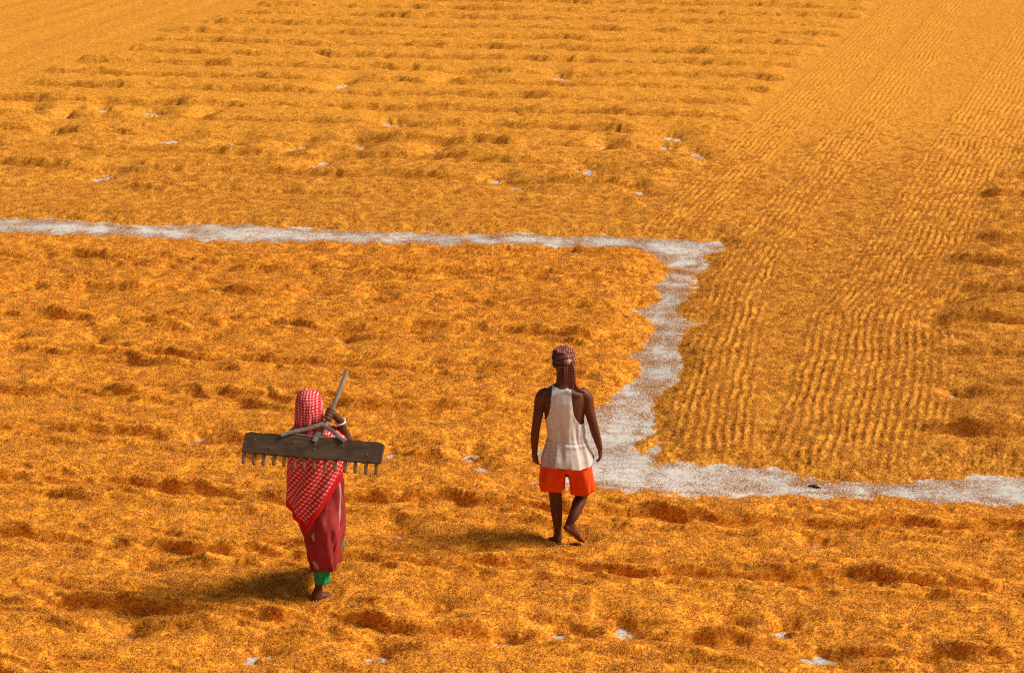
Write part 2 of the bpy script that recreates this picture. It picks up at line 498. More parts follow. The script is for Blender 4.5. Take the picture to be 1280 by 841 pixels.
def grain_tree():
    ng = bpy.data.node_groups.new('scatter_grains', 'GeometryNodeTree')
    ng.interface.new_socket('Geometry', in_out='INPUT', socket_type='NodeSocketGeometry')
    ng.interface.new_socket('Geometry', in_out='OUTPUT', socket_type='NodeSocketGeometry')
    N = ng.nodes.new
    gi = N('NodeGroupInput'); go = N('NodeGroupOutput')
    iop = N('GeometryNodeInstanceOnPoints')
    ci = N('GeometryNodeCollectionInfo'); ci.inputs['Collection'].default_value = GRAINS
    ci.inputs['Separate Children'].default_value = True
    ci.inputs['Reset Children'].default_value = True
    def na(name, typ):
        x = N('GeometryNodeInputNamedAttribute'); x.data_type = typ; x.inputs['Name'].default_value = name
        return x.outputs['Attribute']
    e = N('FunctionNodeEulerToRotation')
    L = ng.links.new
    L(gi.outputs[0], iop.inputs['Points'])
    L(ci.outputs[0], iop.inputs['Instance'])
    iop.inputs['Pick Instance'].default_value = True
    L(na('pick', 'INT'), iop.inputs['Instance Index'])
    L(na('spin', 'FLOAT_VECTOR'), e.inputs[0]); L(e.outputs[0], iop.inputs['Rotation'])
    L(na('size', 'FLOAT'), iop.inputs['Scale'])
    L(iop.outputs[0], go.inputs[0])
    return ng
GT = grain_tree()

def scatter(name, pts, nrm, pick, size, label):
    me = bpy.data.meshes.new(name)
    me.vertices.add(len(pts)); me.vertices.foreach_set('co', pts.astype(np.float32).ravel())
    g = rng.uniform(0, 2 * np.pi, len(pts))
    mx = np.cos(g) * nrm[:, 0] + np.sin(g) * nrm[:, 1]
    my = -np.sin(g) * nrm[:, 0] + np.cos(g) * nrm[:, 1]
    eu = np.stack([-np.arcsin(np.clip(my, -1, 1)), np.arctan2(mx, nrm[:, 2]), g], 1)
    a = me.attributes.new('spin', 'FLOAT_VECTOR', 'POINT'); a.data.foreach_set('vector', eu.astype(np.float32).ravel())
    a = me.attributes.new('size', 'FLOAT', 'POINT'); a.data.foreach_set('value', size.astype(np.float32))
    a = me.attributes.new('pick', 'INT', 'POINT'); a.data.foreach_set('value', pick.astype(np.int32))
    me.update()
    o = link(name, me, None, label=label, category='rice', kind='stuff')
    md = o.modifiers.new('scatter', 'NODES'); md.node_group = GT
    return o

def points_in_view(n, y0, y1):
    # uniform in area over the wedge the yard view covers
    y = np.sqrt(rng.uniform(y0 * y0, y1 * y1, n))
    return rng.uniform(-0.33, 0.33, n) * (y + 0.9), y

sel_p, sel_n, sel_k, sel_s = [], [], [], []
fr_p, fr_n, fr_k, fr_s = [], [], [], []
gx, gy = points_in_view(95000, 9.4, 27.0)
fade = 1 - sstep(17.0, 27.0, gy)
keep = rng.uniform(0, 1, len(gy)) < fade
gx, gy = gx[keep], gy[keep]
for bed in 'AB':
    line, poly = (A_EDGE, POLY_A) if bed == 'A' else (B_EDGE, POLY_B)
    m = in_poly(gx, gy, poly) | (seg_dist(gx, gy, line) < 0.3)
    x, y = gx[m], gy[m]
    h, d = rice_height(x, y, bed)
    e = 0.012
    hx, _ = rice_height(x + e, y, bed); hy, _ = rice_height(x, y + e, bed)
    n = np.stack([-(hx - h) / e * 0.5, -(hy - h) / e * 0.5, np.ones_like(h)], 1)
    n /= np.linalg.norm(n, axis=1)[:, None]
    on = h > 0.004
    off = (h <= 0.004) & in_poly(x, y, poly) & (d > 0.2)
    fr_p.append(np.stack([x, y, np.full_like(x, 0.002)], 1)[off])
    fr_k.append(rng.integers(5, 8, off.sum())); fr_s.append(rng.uniform(0.9, 1.3, off.sum()))
    sel_p.append(np.stack([x, y, h], 1)[on]); sel_n.append(n[on])
    sel_k.append(rng.integers(0, 5, on.sum())); sel_s.append(rng.uniform(0.9, 1.15, on.sum()))
P_ = np.concatenate(sel_p)
scatter('loose_rice', P_, np.concatenate(sel_n), np.concatenate(sel_k), np.concatenate(sel_s), 'loose rice grains lying on top of the beds')
gx, gy = points_in_view(260000, 9.4, 22.0)
for bed in 'AB':
    line, poly = (A_EDGE, POLY_A) if bed == 'A' else (B_EDGE, POLY_B)
    dd = seg_dist(gx, gy, line)
    outside = ~in_poly(gx, gy, POLY_A) & ~in_poly(gx, gy, POLY_B)
    m = outside & (dd < 0.45)
    x, y, q = gx[m], gy[m], dd[m]
    h, d = rice_height(x, y, bed)
    pr = np.exp(-np.maximum(-d, 0) / 0.10) * 2.2 + 0.05
    pr = pr * np.clip(0.7 + 1.3 * perlin(x / 0.3, y / 0.3, 71), 0.05, 1.5)
    on = (rng.uniform(0, 1, len(x)) < pr) & (h < 0.006)
    fr_p.append(np.stack([x, y, np.full_like(x, 0.002)], 1)[on])
    fr_k.append(rng.integers(5, 8, on.sum())); fr_s.append(rng.uniform(0.85, 1.15, on.sum()))
P_ = np.concatenate(fr_p)
scatter('strewn_rice', P_, np.tile([0.0, 0, 1], (len(P_), 1)), np.concatenate(fr_k), np.concatenate(fr_s), 'stray rice grains strewn along the swept concrete strip')

# ------------------------------------------------------------------ figure helpers
def cr(pts, k):
    """Catmull-Rom refine an (n,m) array, k points per span"""
    P = np.asarray(pts, float)
    P = np.vstack([2 * P[0] - P[1], P, 2 * P[-1] - P[-2]])
    out = []
    for i in range(1, len(P) - 2):
        for t_ in np.linspace(0, 1, k, endpoint=False):
            a, b, c_, d_ = P[i - 1:i + 3]
            out.append(0.5 * (2 * b + (c_ - a) * t_ + (2 * a - 5 * b + 4 * c_ - d_) * t_ ** 2 + (3 * b - a - 3 * c_ + d_) * t_ ** 3))
    out.append(P[-2])
    return np.array(out)

def loft(bm, rings):
    vr = [[bm.verts.new(p) for p in r] for r in rings]
    n = len(vr[0])
    for a, b in zip(vr[:-1], vr[1:]):
        for i in range(n):
            bm.faces.new((a[i], a[(i + 1) % n], b[(i + 1) % n], b[i]))
    bm.faces.new(vr[0][::-1]); bm.faces.new(vr[-1])

def tube(bm, pts, rads, up=(0, 1, 0), n=14, k=5):
    """closed limb; rads = (side, up) half sizes for each point"""
    A = np.array([list(p) + (list(r) if hasattr(r, '__len__') else [r, r]) for p, r in zip(pts, rads)], float)
    A = cr(A, k)
    P, R = A[:, :3], np.maximum(A[:, 3:], 0.001)
    T_ = np.gradient(P, axis=0); T_ /= np.linalg.norm(T_, axis=1)[:, None] + 1e-12
    up = np.array(up, float)
    rings = []
    th = np.linspace(0, 2 * np.pi, n, endpoint=False)
    def ring(p, t_, r):
        s = np.cross(t_, up)
        if np.linalg.norm(s) < 1e-3:
            s = np.cross(t_, (1, 0, 0))
        s /= np.linalg.norm(s); u_ = np.cross(s, t_)
        return p + np.outer(np.cos(th) * r[0], s) + np.outer(np.sin(th) * r[1], u_)
    for e in (0.95, 0.6):
        rings.append(ring(P[0] - T_[0] * R[0].mean() * e * 0.8, T_[0], R[0] * math.sqrt(1 - e * e)))
    for p, t_, r in zip(P, T_, R):
        rings.append(ring(p, t_, r))
    for e in (0.6, 0.95):
        rings.append(ring(P[-1] + T_[-1] * R[-1].mean() * e * 0.8, T_[-1], R[-1] * math.sqrt(1 - e * e)))
    loft(bm, rings)

def zloft(bm, secs, n=28, k=4):
    """stack of horizontal superellipse sections (cx, cy, z, a, b)"""
    A = cr(secs, k)
    th = np.linspace(0, 2 * np.pi, n, endpoint=False)
    c_, s_ = np.cos(th), np.sin(th)
    e = 0.86
    rings = [np.stack([cx + max(a, .002) * np.sign(c_) * np.abs(c_) ** e, cy + max(b, .002) * np.sign(s_) * np.abs(s_) ** e, np.full(n, z)], 1)
             for cx, cy, z, a, b in A]
    loft(bm, rings)

def unit(v):
    v = np.array(v, float); return v / np.linalg.norm(v)

def head(bm, c, turn=0.0):
    prof = [(-0.118, .016, .02, .052), (-0.105, .036, .042, .04), (-0.075, .052, .068, .024), (-0.03, .062, .086, .012),
            (0.02, .070, .094, .0), (0.06, .068, .090, -.004), (0.092, .050, .068, -.004), (0.112, .024, .034, -.002), (0.117, .006, .01, 0)]
    zloft(bm, [(c[0], c[1] + y, c[2] + z, a, b) for z, a, b, y in prof], n=24)
    f = c[1] + 0.096
    tube(bm, [(c[0], f - .008, c[2] + .012), (c[0], f + .006, c[2] - .015), (c[0], f + .012, c[2] - .034), (c[0], f - .004, c[2] - .042)],
         [(.007, .006), (.009, .009), (.014, .011), (.008, .006)], up=(0, 1, 0.01))                                  # nose
    tube(bm, [(c[0] - .024, f - .014, c[2] - .066), (c[0], f + .001, c[2] - .066), (c[0] + .024, f - .014, c[2] - .066)],
         [(.004, .005), (.008, .009), (.004, .005)], up=(0, 0, 1))                                                     # lips
    tube(bm, [(c[0] - .05, f - .03, c[2] + .022), (c[0], f - .006, c[2] + .024), (c[0] + .05, f - .03, c[2] + .022)],
         [(.006, .006)] * 3, up=(0, 0, 1))                                                                             # brow
    for s in (-1, 1):
        tube(bm, [(c[0] + s * .069, c[1], c[2] - .035), (c[0] + s * .077, c[1] - .008, c[2] - .005), (c[0] + s * .074, c[1] - .004, c[2] + .022)],
             [(.007, .010), (.008, .018), (.007, .012)], up=(0, 1, 0))                                                 # ears

def rot_to(d, nrm, ang):
    return d * math.cos(ang) + nrm * math.sin(ang)

def hand(bm, wrist, d, nrm, side, curl=(0.25, 0.6, 0.95), s=1.0):
    w = np.array(wrist, float); d = unit(d)
    nrm = np.array(nrm, float); nrm = unit(nrm - d * np.dot(nrm, d))
    tdir = np.cross(d, nrm) * side
    tube(bm, [w - d * .01, w + d * .03 * s, w + d * .06 * s, w + d * .085 * s],
         [(.024 * s, .019 * s), (.032 * s, .019 * s), (.038 * s, .016 * s), (.036 * s, .012 * s)], up=nrm)
    for off, L in zip((.028, .0095, -.0095, -.028), (.072, .080, .074, .058)):
        fd = unit(d + tdir * off * 3.2)
        p = w + d * .078 * s + tdir * off * s
        pts = [p]
        for a, f in zip(curl, (0.45, 0.31, 0.24)):
            pts.append(pts[-1] + rot_to(fd, nrm, a) * L * f * s)
        tube(bm, pts, [.0092 * s, .0085 * s, .0076 * s, .0064 * s], up=tdir, n=8, k=3)
    p = w + d * .025 * s + tdir * .026 * s
    td = unit(d * 0.75 + tdir * 0.62 + nrm * 0.35)
    p2 = p + td * .034 * s
    p3 = p2 + unit(d * 0.95 + tdir * 0.12 + nrm * 0.35) * .028 * s
    tube(bm, [p, p2, p3], [.0125 * s, .0105 * s, .0082 * s], up=nrm, n=8, k=3)

def foot(bm, heel, toe, up, side, ankle):
    """heel = back bottom of the heel, toe = tip; side = +1 if the big toe is on cross(dir, up) side"""
    h = np.array(heel, float); tt = np.array(toe, float)
    d = unit(tt - h); L = np.linalg.norm(tt - h)
    up = np.array(up, float); up = unit(up - d * np.dot(up, d))
    s = np.cross(d, up)
    tube(bm, [h + d * .022 * 1 + up * .026, h + d * L * .22 + up * .034, h + d * L * .45 + up * .032, h + d * L * .66 + up * .022, h + d * L * .80 + up * .016],
         [(.026, .026), (.030, .034), (.034, .031), (.042, .021), (.040, .014)], up=up)
    a = np.array(ankle, float)
    tube(bm, [a, h + d * L * .20 + up * .055, h + d * L * .26 + up * .03], [(.032, .036), (.034, .042), (.03, .036)], up=d)
    for k, (o, l, r) in enumerate(((.027, .98, .0125), (.009, 1.0, .0092), (-.007, .97, .0088), (-.021, .93, .0083), (-.034, .87, .008))):
        b = h + d * L * (.74 - .03 * k) + s * side * o + up * .013
        e = h + d * L * l + s * side * o * 1.1 + up * .010
        tube(bm, [b, (b + e) / 2 + up * .003, e], [r, r, r * .9], up=up, n=8, k=3)

def finish_body(bm, name, mat, parent, voxel=0.0045, smooth=5):
    me = bpy.data.meshes.new(name + '_raw')
    bmesh.ops.recalc_face_normals(bm, faces=bm.faces[:])
    bm.to_mesh(me); bm.free()
    o = bpy.data.objects.new(name + '_raw', me)
    C.objects.link(o)
    r = o.modifiers.new('r', 'REMESH'); r.mode = 'VOXEL'; r.voxel_size = voxel; r.use_smooth_shade = True
    s = o.modifiers.new('s', 'SMOOTH'); s.factor = 0.5; s.iterations = smooth
    dg = bpy.context.evaluated_depsgraph_get()
    new = bpy.data.meshes.new_from_object(o.evaluated_get(dg))
    bpy.data.objects.remove(o); bpy.data.meshes.remove(me)
    for p in new.polygons:
        p.use_smooth = True
    return link(name, new, mat, parent)

def sheet(name, P, mat, parent, keep=None, uv=None, attrs=None, thick=0.004, wrap=False):
    """a cloth grid P[v,u,3] with optional vertex mask, UVs and float attributes, given a real thickness"""
    nv, nu, _ = P.shape
    idx = np.arange(nv * nu).reshape(nv, nu)
    if wrap:
        nxt = np.roll(idx, -1, 1)
        q = np.stack([idx[:-1], nxt[:-1], nxt[1:], idx[1:]], -1).reshape(-1, 4)
    else:
        q = np.stack([idx[:-1, :-1], idx[:-1, 1:], idx[1:, 1:], idx[1:, :-1]], -1).reshape(-1, 4)
    if keep is not None:
        q = q[keep.ravel()[q].all(1)]
    used = np.unique(q)
    rm = np.full(nv * nu, -1); rm[used] = np.arange(len(used))
    me = mesh_np(name, P.reshape(-1, 3)[used], rm[q])
    if uv is not None:
        U = uv.reshape(-1, 2)[used]
        lay = me.uv_layers.new(name='UVMap')
        li = np.empty(len(me.loops), np.int32); me.loops.foreach_get('vertex_index', li)
        lay.data.foreach_set('uv', U[li].astype(np.float32).ravel())
    for k, v in (attrs or {}).items():
        a = me.attributes.new(k, 'FLOAT', 'POINT'); a.data.foreach_set('value', v.ravel()[used].astype(np.float32))
    o = link(name, me, mat, parent)
    md = o.modifiers.new('thickness', 'SOLIDIFY'); md.thickness = thick; md.offset = 0
    return o

def zsec(secs, zs, sm=5):
    """interpolate (z, cx, cy, a, b) rows at heights zs, softened"""
    S = np.array(sorted(secs))
    out = np.stack([np.interp(zs, S[:, 0], S[:, i]) for i in range(1, 5)], 1)
    ker = np.ones(sm) / sm
    pad = sm // 2
    return np.stack([np.convolve(np.pad(out[:, i], pad, mode='edge'), ker, 'valid') for i in range(4)], 1)

def person(name, base, label, group=None):
    o = bpy.data.objects.new(name, None)
    C.objects.link(o)
    o.location = base
    o['label'] = label; o['category'] = 'person'
    return o

# cloth and skin materials
def skin(name, c):
    t = NT(name)
    n = t.noise(9, 4, 0.6)
    col = t.ramp(n, [(0.3, tuple(v * 0.75 for v in c)), (0.7, tuple(v * 1.2 for v in c))])
    t.bump(t.noise(220, 2), 0.15, 0.002)
    return t.color(col, 0.55, 0.25)
SKIN = skin('brown_skin', (0.125, 0.036, 0.016))
SKIN_W = skin('brown_skin_warm', (0.115, 0.037, 0.018))

def fabric_bump(t, k=160):
    t.bump(t.math('ADD', t.math('MULTIPLY', t.noise(k, 2), 0.1), t.math('MULTIPLY', t.noise(22, 3), 1.6)), 0.35, 0.006)

t = NT('dirty_white_cotton')
n = t.noise(7, 5, 0.65)
sepz = t.n('ShaderNodeSeparateXYZ'); t.l(t.obj(), sepz.inputs[0])
soil = t.math('MULTIPLY', t.math('SUBTRACT', 0.96, sepz.outputs[2]), 1.7)
soil = t.math('ADD', t.math('MAXIMUM', soil, 0.05), t.math('MULTIPLY', t.math('SUBTRACT', n, 0.5), 0.9))
col = t.ramp(soil, [(0.0, (0.68, 0.65, 0.61)), (0.38, (0.58, 0.51, 0.45)), (0.8, (0.45, 0.30, 0.20))])
fabric_bump(t)
TANK = t.color(col, 0.9, 0.1)

t = NT('orange_shorts_cloth')
col = t.ramp(t.noise(8, 4), [(0.3, (0.72, 0.055, 0.003)), (0.7, (0.90, 0.085, 0.004))])
fabric_bump(t)
SHORTS = t.color(col, 0.75, 0.2)

def check_material(name, base, line, light, cell, border=None, amount=0.55, dirty=0.0):
    t = NT(name)
    s = t.n('ShaderNodeSeparateXYZ'); t.l(t.uv(), s.inputs[0])
    def stripe(o):
        f = t.math('FRACT', t.math('DIVIDE', o, cell))
        f = t.math('ABSOLUTE', t.math('SUBTRACT', f, 0.5))
        m = t.n('ShaderNodeMapRange'); m.interpolation_type = 'SMOOTHSTEP'
        m.inputs['From Min'].default_value = 0.26; m.inputs['From Max'].default_value = 0.33
        t.l(f, m.inputs['Value'])
        return m.outputs[0]
    a, b = stripe(s.outputs[0]), stripe(s.outputs[1])
    one = t.math('MULTIPLY', t.math('MAXIMUM', a, b), amount)
    both = t.math('MULTIPLY', a, b)
    if border:
        bd = t.attr('border').outputs['Fac']
        one = t.math('MULTIPLY', one, bd); both = t.math('MULTIPLY', both, bd)
    col = t.mix(one, base, line)
    col = t.mix(both, col, light)
    col = t.mix(t.math('MULTIPLY', t.noise(6, 5, 0.65), 0.45), col, tuple(v * 0.55 for v in base))
    fabric_bump(t)
    return t.color(col, 0.88, 0.12)
SCARF = check_material('red_check_cotton', (0.60, 0.012, 0.018), (0.70, 0.16, 0.15), (0.86, 0.66, 0.62), 0.0265, border=True)
WRAP = check_material('maroon_check_cotton', (0.15, 0.030, 0.022), (0.27, 0.10, 0.075), (0.44, 0.27, 0.20), 0.019, amount=0.6)

t = NT('rose_sari_cloth')
n = t.noise(5, 5, 0.6)
col = t.ramp(n, [(0.25, (0.17, 0.014, 0.016)), (0.5, (0.30, 0.030, 0.030)), (0.8, (0.40, 0.065, 0.055))])
bd = t.attr('border').outputs['Fac']
mot = t.n('ShaderNodeTexVoronoi', feature='SMOOTH_F1'); mot.inputs['Scale'].default_value = 13
t.l(t.uv(), mot.inputs['Vector'])
fl = t.ramp(mot.outputs['Distance'], [(0.22, (1, 1, 1)), (0.36, (0, 0, 0))])
col = t.mix(t.math('MULTIPLY', bd, fl), col, (0.40, 0.33, 0.25))
ed = t.attr('edge').outputs['Fac']
col = t.mix(t.math('MULTIPLY', ed, 0.8), col, (0.42, 0.34, 0.26))
fabric_bump(t)
SARI = t.color(col, 0.85, 0.15)

t = NT('green_cloth')
col = t.ramp(t.noise(14, 4), [(0.3, (0.02, 0.25, 0.085)), (0.7, (0.035, 0.36, 0.13))])
fabric_bump(t)
GREEN = t.color(col, 0.85, 0.15)

t = NT('white_bangle'); WHITE = t.color(t.ramp(t.noise(60), [(0.3, (0.68, 0.66, 0.62)), (0.7, (0.8, 0.79, 0.76))]), 0.35, 0.5)
t = NT('eye_white'); EYE = t.color((0.6, 0.55, 0.5), 0.3, 0.5)

def wood(name, a, b, scale=(1.5, 22, 22)):
    t = NT(name)
    mp = t.n('ShaderNodeMapping'); mp.inputs['Scale'].default_value = scale
    t.l(t.obj(), mp.inputs['Vector'])
    n = t.noise(3.0, 6, 0.65, mp.outputs[0])
    col = t.ramp(n, [(0.3, a), (0.7, b)])
    st = t.ramp(t.noise(9, 4), [(0.38, (0.45, 0.42, 0.40)), (0.55, (1, 1, 1))])
    col = t.mix(0.6, col, st, 'MULTIPLY')
    t.bump(n, 0.5, 0.004)
    return t.color(col, 0.8, 0.2)
WOOD_DARK = wood('weathered_board', (0.068, 0.038, 0.021), (0.140, 0.084, 0.048))
WOOD_LIGHT = wood('grey_pole', (0.20, 0.155, 0.115), (0.34, 0.27, 0.205), (14, 14, 2))
WOOD_TOOTH = wood('tooth_wood', (0.13, 0.062, 0.034), (0.24, 0.12, 0.066), (14, 14, 3))
t = NT('nail_steel'); STEEL = t.color((0.16, 0.13, 0.11), 0.5, 0.5)
t = NT('twig_bark'); TWIG = t.color(t.ramp(t.noise(80), [(0.3, (0.02, 0.013, 0.009)), (0.7, (0.05, 0.032, 0.02))]), 0.9, 0.1)

# ------------------------------------------------------------------ the man in the tank top
man = person('person', MAN, 'person in white tank top and orange shorts walking barefoot with empty hands')
bm = bmesh.new()
TOR = [(.60, .02, .005, .135, .095), (.70, .02, .005, .145, .105), (.80, .018, .0, .135, .095), (.894, .015, .0, .122, .086), (1.0, .008, .0, .128, .09),
       (1.10, .002, -.002, .146, .098), (1.19, .0, -.002, .158, .096), (1.245, .0, 0, .148, .084), (1.28, -.002, .004, .098, .066), (1.305, -.004, .008, .062, .056),
       (1.34, -.006, .014, .052, .052), (1.40, -.005, .022, .05, .054)]
zloft(bm, [(cx, cy, z, a, b) for z, cx, cy, a, b in TOR])
head(bm, (-.004, .03, 1.462))
# arms
tube(bm, [(-.135, 0, 1.235), (-.165, 0, 1.20), (-.183, -.01, 1.11), (-.204, -.025, .975), (-.212, -.015, .90), (-.213, .02, .755)],
     [(.044, .048), (.046, .050), (.040, .043), (.033, .035), (.033, .034), (.022, .026)], up=(0, 1, 0))
hand(bm, (-.213, .02, .755), (.10, .15, -1.0), (.75, .65, .2), -1, (0.2, 0.65, 1.0), 0.86)
tube(bm, [(.135, 0, 1.235), (.165, 0, 1.20), (.182, -.01, 1.12), (.212, -.025, 1.01), (.232, -.015, .93), (.270, .015, .79)],
     [(.044, .048), (.047, .050), (.042, .044), (.035, .036), (.034, .035), (.023, .026)], up=(0, 1, 0))
hand(bm, (.270, .015, .79), (.10, .12, -1.0), (-.85, .3, -.1), 1, (0.3, 0.75, 1.2), 0.86)
# legs
tube(bm, [(-.055, 0, .70), (-.065, .01, .58), (-.055, .03, .40), (-.048, .005, .30), (-.040, -.005, .20), (-.034, -.005, .085)],
     [(.080, .088), (.070, .076), (.050, .054), (.046, .050), (.036, .042), (.027, .033)], up=(0, 1, 0))
foot(bm, (-.020, -.045, -.008), (-.135, .12, -.012), (0, 0, 1), 1, (-.034, -.005, .085))
tube(bm, [(.095, 0, .70), (.115, .02, .58), (.140, .045, .40), (.112, -.025, .345), (.078, -.085, .285), (.046, -.105, .235)],
     [(.080, .088), (.070, .076), (.050, .054), (.046, .050), (.038, .042), (.029, .034)], up=(0, 1, 0.3))
foot(bm, (.000, -.150, .205), (.150, -.02, .022), (.55, .55, .45), -1, (.046, -.105, .235))
finish_body(bm, 'body', SKIN, man)
for s in (-1, 1):
    bm = bmesh.new(); bmesh.ops.create_icosphere(bm, subdivisions=2, radius=.012)
    me = bpy.data.meshes.new('eye'); bm.to_mesh(me); bm.free()
    o = link('eye', me, EYE, man); o.location = (-.004 + s * .028, .03 + .076, 1.468)

# tank top: racer back, loose hem
zs = np.linspace(.692, 1.318, 230)
S = zsec([(z, cx, cy, a, b) for z, cx, cy, a, b in TOR], zs)
loose = np.interp(zs, [.69, .74, .82, .90, .96, 1.05, 1.2, 1.32], [.052, .044, .024, .012, .010, .006, .005, .005])
th = np.linspace(0, 2 * np.pi, 290, endpoint=False)
Z, TH = np.meshgrid(zs, th, indexing='ij')
cs, sn = np.sign(np.cos(TH)) * np.abs(np.cos(TH)) ** .88, np.sign(np.sin(TH)) * np.abs(np.sin(TH)) ** .88
fold = (0.010 * perlin(TH * 2.2 + Z * 2.0, Z * 2.2, 81) + 0.006 * perlin(TH * 5, Z * 3.5, 82)) * np.interp(Z, [.64, .85, 1.1, 1.3], [1.4, 1.0, .5, .2])
crease = -0.003 * np.exp(-((Z - .873 - .012 * np.sin(TH * 2)) / .010) ** 2) + .0035 * np.exp(-((Z - .855 - .012 * np.sin(TH * 2)) / .012) ** 2)
A_ = S[:, 2][:, None] + loose[:, None] + fold + crease
B_ = S[:, 3][:, None] + loose[:, None] + fold + crease + np.interp(Z, [.64, .85], [.016, 0])
hipx = np.interp(zs, [.64, .8, 1.0], [.010, .006, 0])[:, None]
P = np.stack([S[:, 0][:, None] + hipx + A_ * cs, S[:, 1][:, None] + B_ * sn, Z + .012 * np.sin(TH * 3 + 1) * np.interp(Z, [.69, .78], [1, 0])], -1)
back = P[..., 1] < 0.004
w_l = np.interp(Z, [1.025, 1.045, 1.09, 1.15, 1.22, 1.32], [.25, .128, .108, .096, .090, .080])
w_r = np.interp(Z, [.995, 1.015, 1.06, 1.11, 1.22, 1.32], [.25, .125, .095, .075, .062, .058])
xr = P[..., 0] + .008
keep = (xr > -w_l) & (xr < w_r)
keep_f = np.abs(xr + .008) < np.interp(Z, [1.05, 1.08, 1.15, 1.32], [.25, .12, .095, .085])
keep = np.where(back, keep, keep_f)
neck = np.where(back, 1.288 + 1.2 * np.abs(xr + .012) ** 1.5, 1.20 + 1.6 * np.abs(xr + .008))
keep &= Z < neck
sheet('tank_top', P, TANK, man, keep, wrap=True, thick=.003)

# shorts: two wide legs joined at the seat
def leg_tube(cs_, ns):
    A = cr(cs_, 8)
    th = np.linspace(0, 2 * np.pi, 64, endpoint=False)
    k = np.linspace(0, 1, len(A))[:, None]
    f = .008 * k * np.sin(th * 5 + ns)[None, :] + .010 * k * perlin(np.cos(th)[None, :] * 2 + ns + k, np.sin(th)[None, :] * 2 + k * 1.5, 90)
    cc, ss = np.sign(np.cos(th)) * np.abs(np.cos(th)) ** .7, np.sign(np.sin(th)) * np.abs(np.sin(th)) ** .7
    return np.stack([A[:, 0:1] + (A[:, 3:4] + f) * cc, A[:, 1:2] + (A[:, 4:5] + f) * ss,
                     A[:, 2:3] + A[:, 5:6] * np.sin(th) + A[:, 6:7] * np.cos(th)], -1)
pl = leg_tube([(-.030, .0, .80, .090, .090, 0, 0), (-.052, .0, .70, .104, .108, 0, 0), (-.076, .0, .585, .094, .118, .0, 0), (-.084, .005, .468, .092, .11, -.018, -.004)], 0.4)
pr = leg_tube([(.070, .0, .80, .090, .090, 0, 0), (.096, .0, .70, .102, .108, 0, 0), (.124, .01, .585, .090, .115, .0, 0), (.144, .02, .452, .088, .10, .004, .012)], 2.1)
sh = sheet('shorts', pl, SHORTS, man, wrap=True, thick=.004)
bm = bmesh.new(); bm.from_mesh(sh.data)
seat = leg_tube([(.020, .0, .80, .125, .090, 0, 0), (.022, .0, .72, .140, .104, 0, 0), (.024, .0, .655, .095, .106, 0, 0), (.026, .0, .612, .030, .085, .0, 0)], 1.2)
for pp in (pr, seat):
    vs_ = [bm.verts.new(p) for p in pp.reshape(-1, 3)]
    nu = pp.shape[1]
    for i in range(pp.shape[0] - 1):
        for j in range(nu):
            fc = bm.faces.new((vs_[i * nu + j], vs_[i * nu + (j + 1) % nu], vs_[(i + 1) * nu + (j + 1) % nu], vs_[(i + 1) * nu + j]))
            fc.smooth = True
bm.to_mesh(sh.data); bm.free()

# head cloth: twisted rolls, a knot and a hanging tail
HC = np.array([-.004, .028, 1.462])
ps = np.linspace(0, 1, 48); th = np.linspace(0, 2 * np.pi, 96, endpoint=False)
PS, TH = np.meshgrid(ps, th, indexing='ij')
ztop, zbot = 1.580, np.where(np.sin(TH) > 0, 1.505, 1.505 - .085 * np.abs(np.sin(TH)) ** .8)
ang = PS * 1.45
prof_r = np.sin(np.clip(ang, 0, np.pi / 2)) ** .75
zz = zbot + (ztop - zbot) * np.cos(ang)
zz = np.where(PS > .97, zz - .002, zz)
roll = .009 * np.sin((zz - 1.42) / .031 * 2 * np.pi + TH * 1.0 + 1.2 * np.sin(TH * 2)) + .006 * perlin(TH * 1.5, PS * 6, 95)
P = np.stack([HC[0] + (.080 + roll) * prof_r * np.cos(TH), HC[1] - .002 + (.100 + roll) * prof_r * np.sin(TH), zz + roll * .4], -1)
uv = np.stack([P[..., 0] * 1.2 + P[..., 2] * .35, P[..., 2] * 1.1 - P[..., 1] * .9 - P[..., 0] * .3], -1)
hw = sheet('head_wrap', P, WRAP, man, uv=uv, wrap=True, thick=.005)
def ribbon(name, path, wid, side, par, folds=1.4, nu=14):
    A = cr(np.hstack([np.array(path), np.array(wid)[:, None], np.array(side)]), 8)
    s_ = np.linspace(-.5, .5, nu)
    k = np.linspace(0, 1, len(A))
    P = A[:, None, :3] + s_[None, :, None] * A[:, None, 3:4] * A[:, None, 4:7]
    P[..., 1] += .006 * np.cos(s_ * 2 * np.pi * folds + 2.0 * k[:, None])  * (0.4 + k[:, None])
    uv = np.stack([np.broadcast_to(s_[None, :] * .09, P.shape[:2]), np.broadcast_to(k[:, None] * .25, P.shape[:2])], -1)
    return sheet(name, P, WRAP, par, uv=uv, thick=.005)
ribbon('tail', [(.030, -.084, 1.520), (.034, -.094, 1.47), (.038, -.090, 1.40), (.046, -.078, 1.34), (.058, -.076, 1.295)],
       [.050, .078, .084, .074, .040], [(1, 0, 0)] * 5, hw)
ribbon('tail', [(.058, -.074, 1.40), (.068, -.074, 1.33), (.090, -.080, 1.296), (.125, -.078, 1.281), (.150, -.070, 1.272)],
       [.030, .040, .040, .030, .012], [(.9, 0, .2), (.7, -.1, .6), (.35, -.2, .9), (.2, -.2, .95), (.2, -.2, .95)], hw, folds=1)
bm = bmesh.new()
tube(bm, [(.000, -.076, 1.512), (.018, -.096, 1.516), (.040, -.086, 1.522)], [(.012, .012), (.018, .018), (.012, .012)], up=(0, 0, 1))
tube(bm, [(.020, -.088, 1.500), (.026, -.102, 1.512), (.026, -.090, 1.530)], [(.010, .010), (.013, .013), (.009, .009)], up=(1, 0, 0))
me = bpy.data.meshes.new('knot'); bm.to_mesh(me); bm.free()
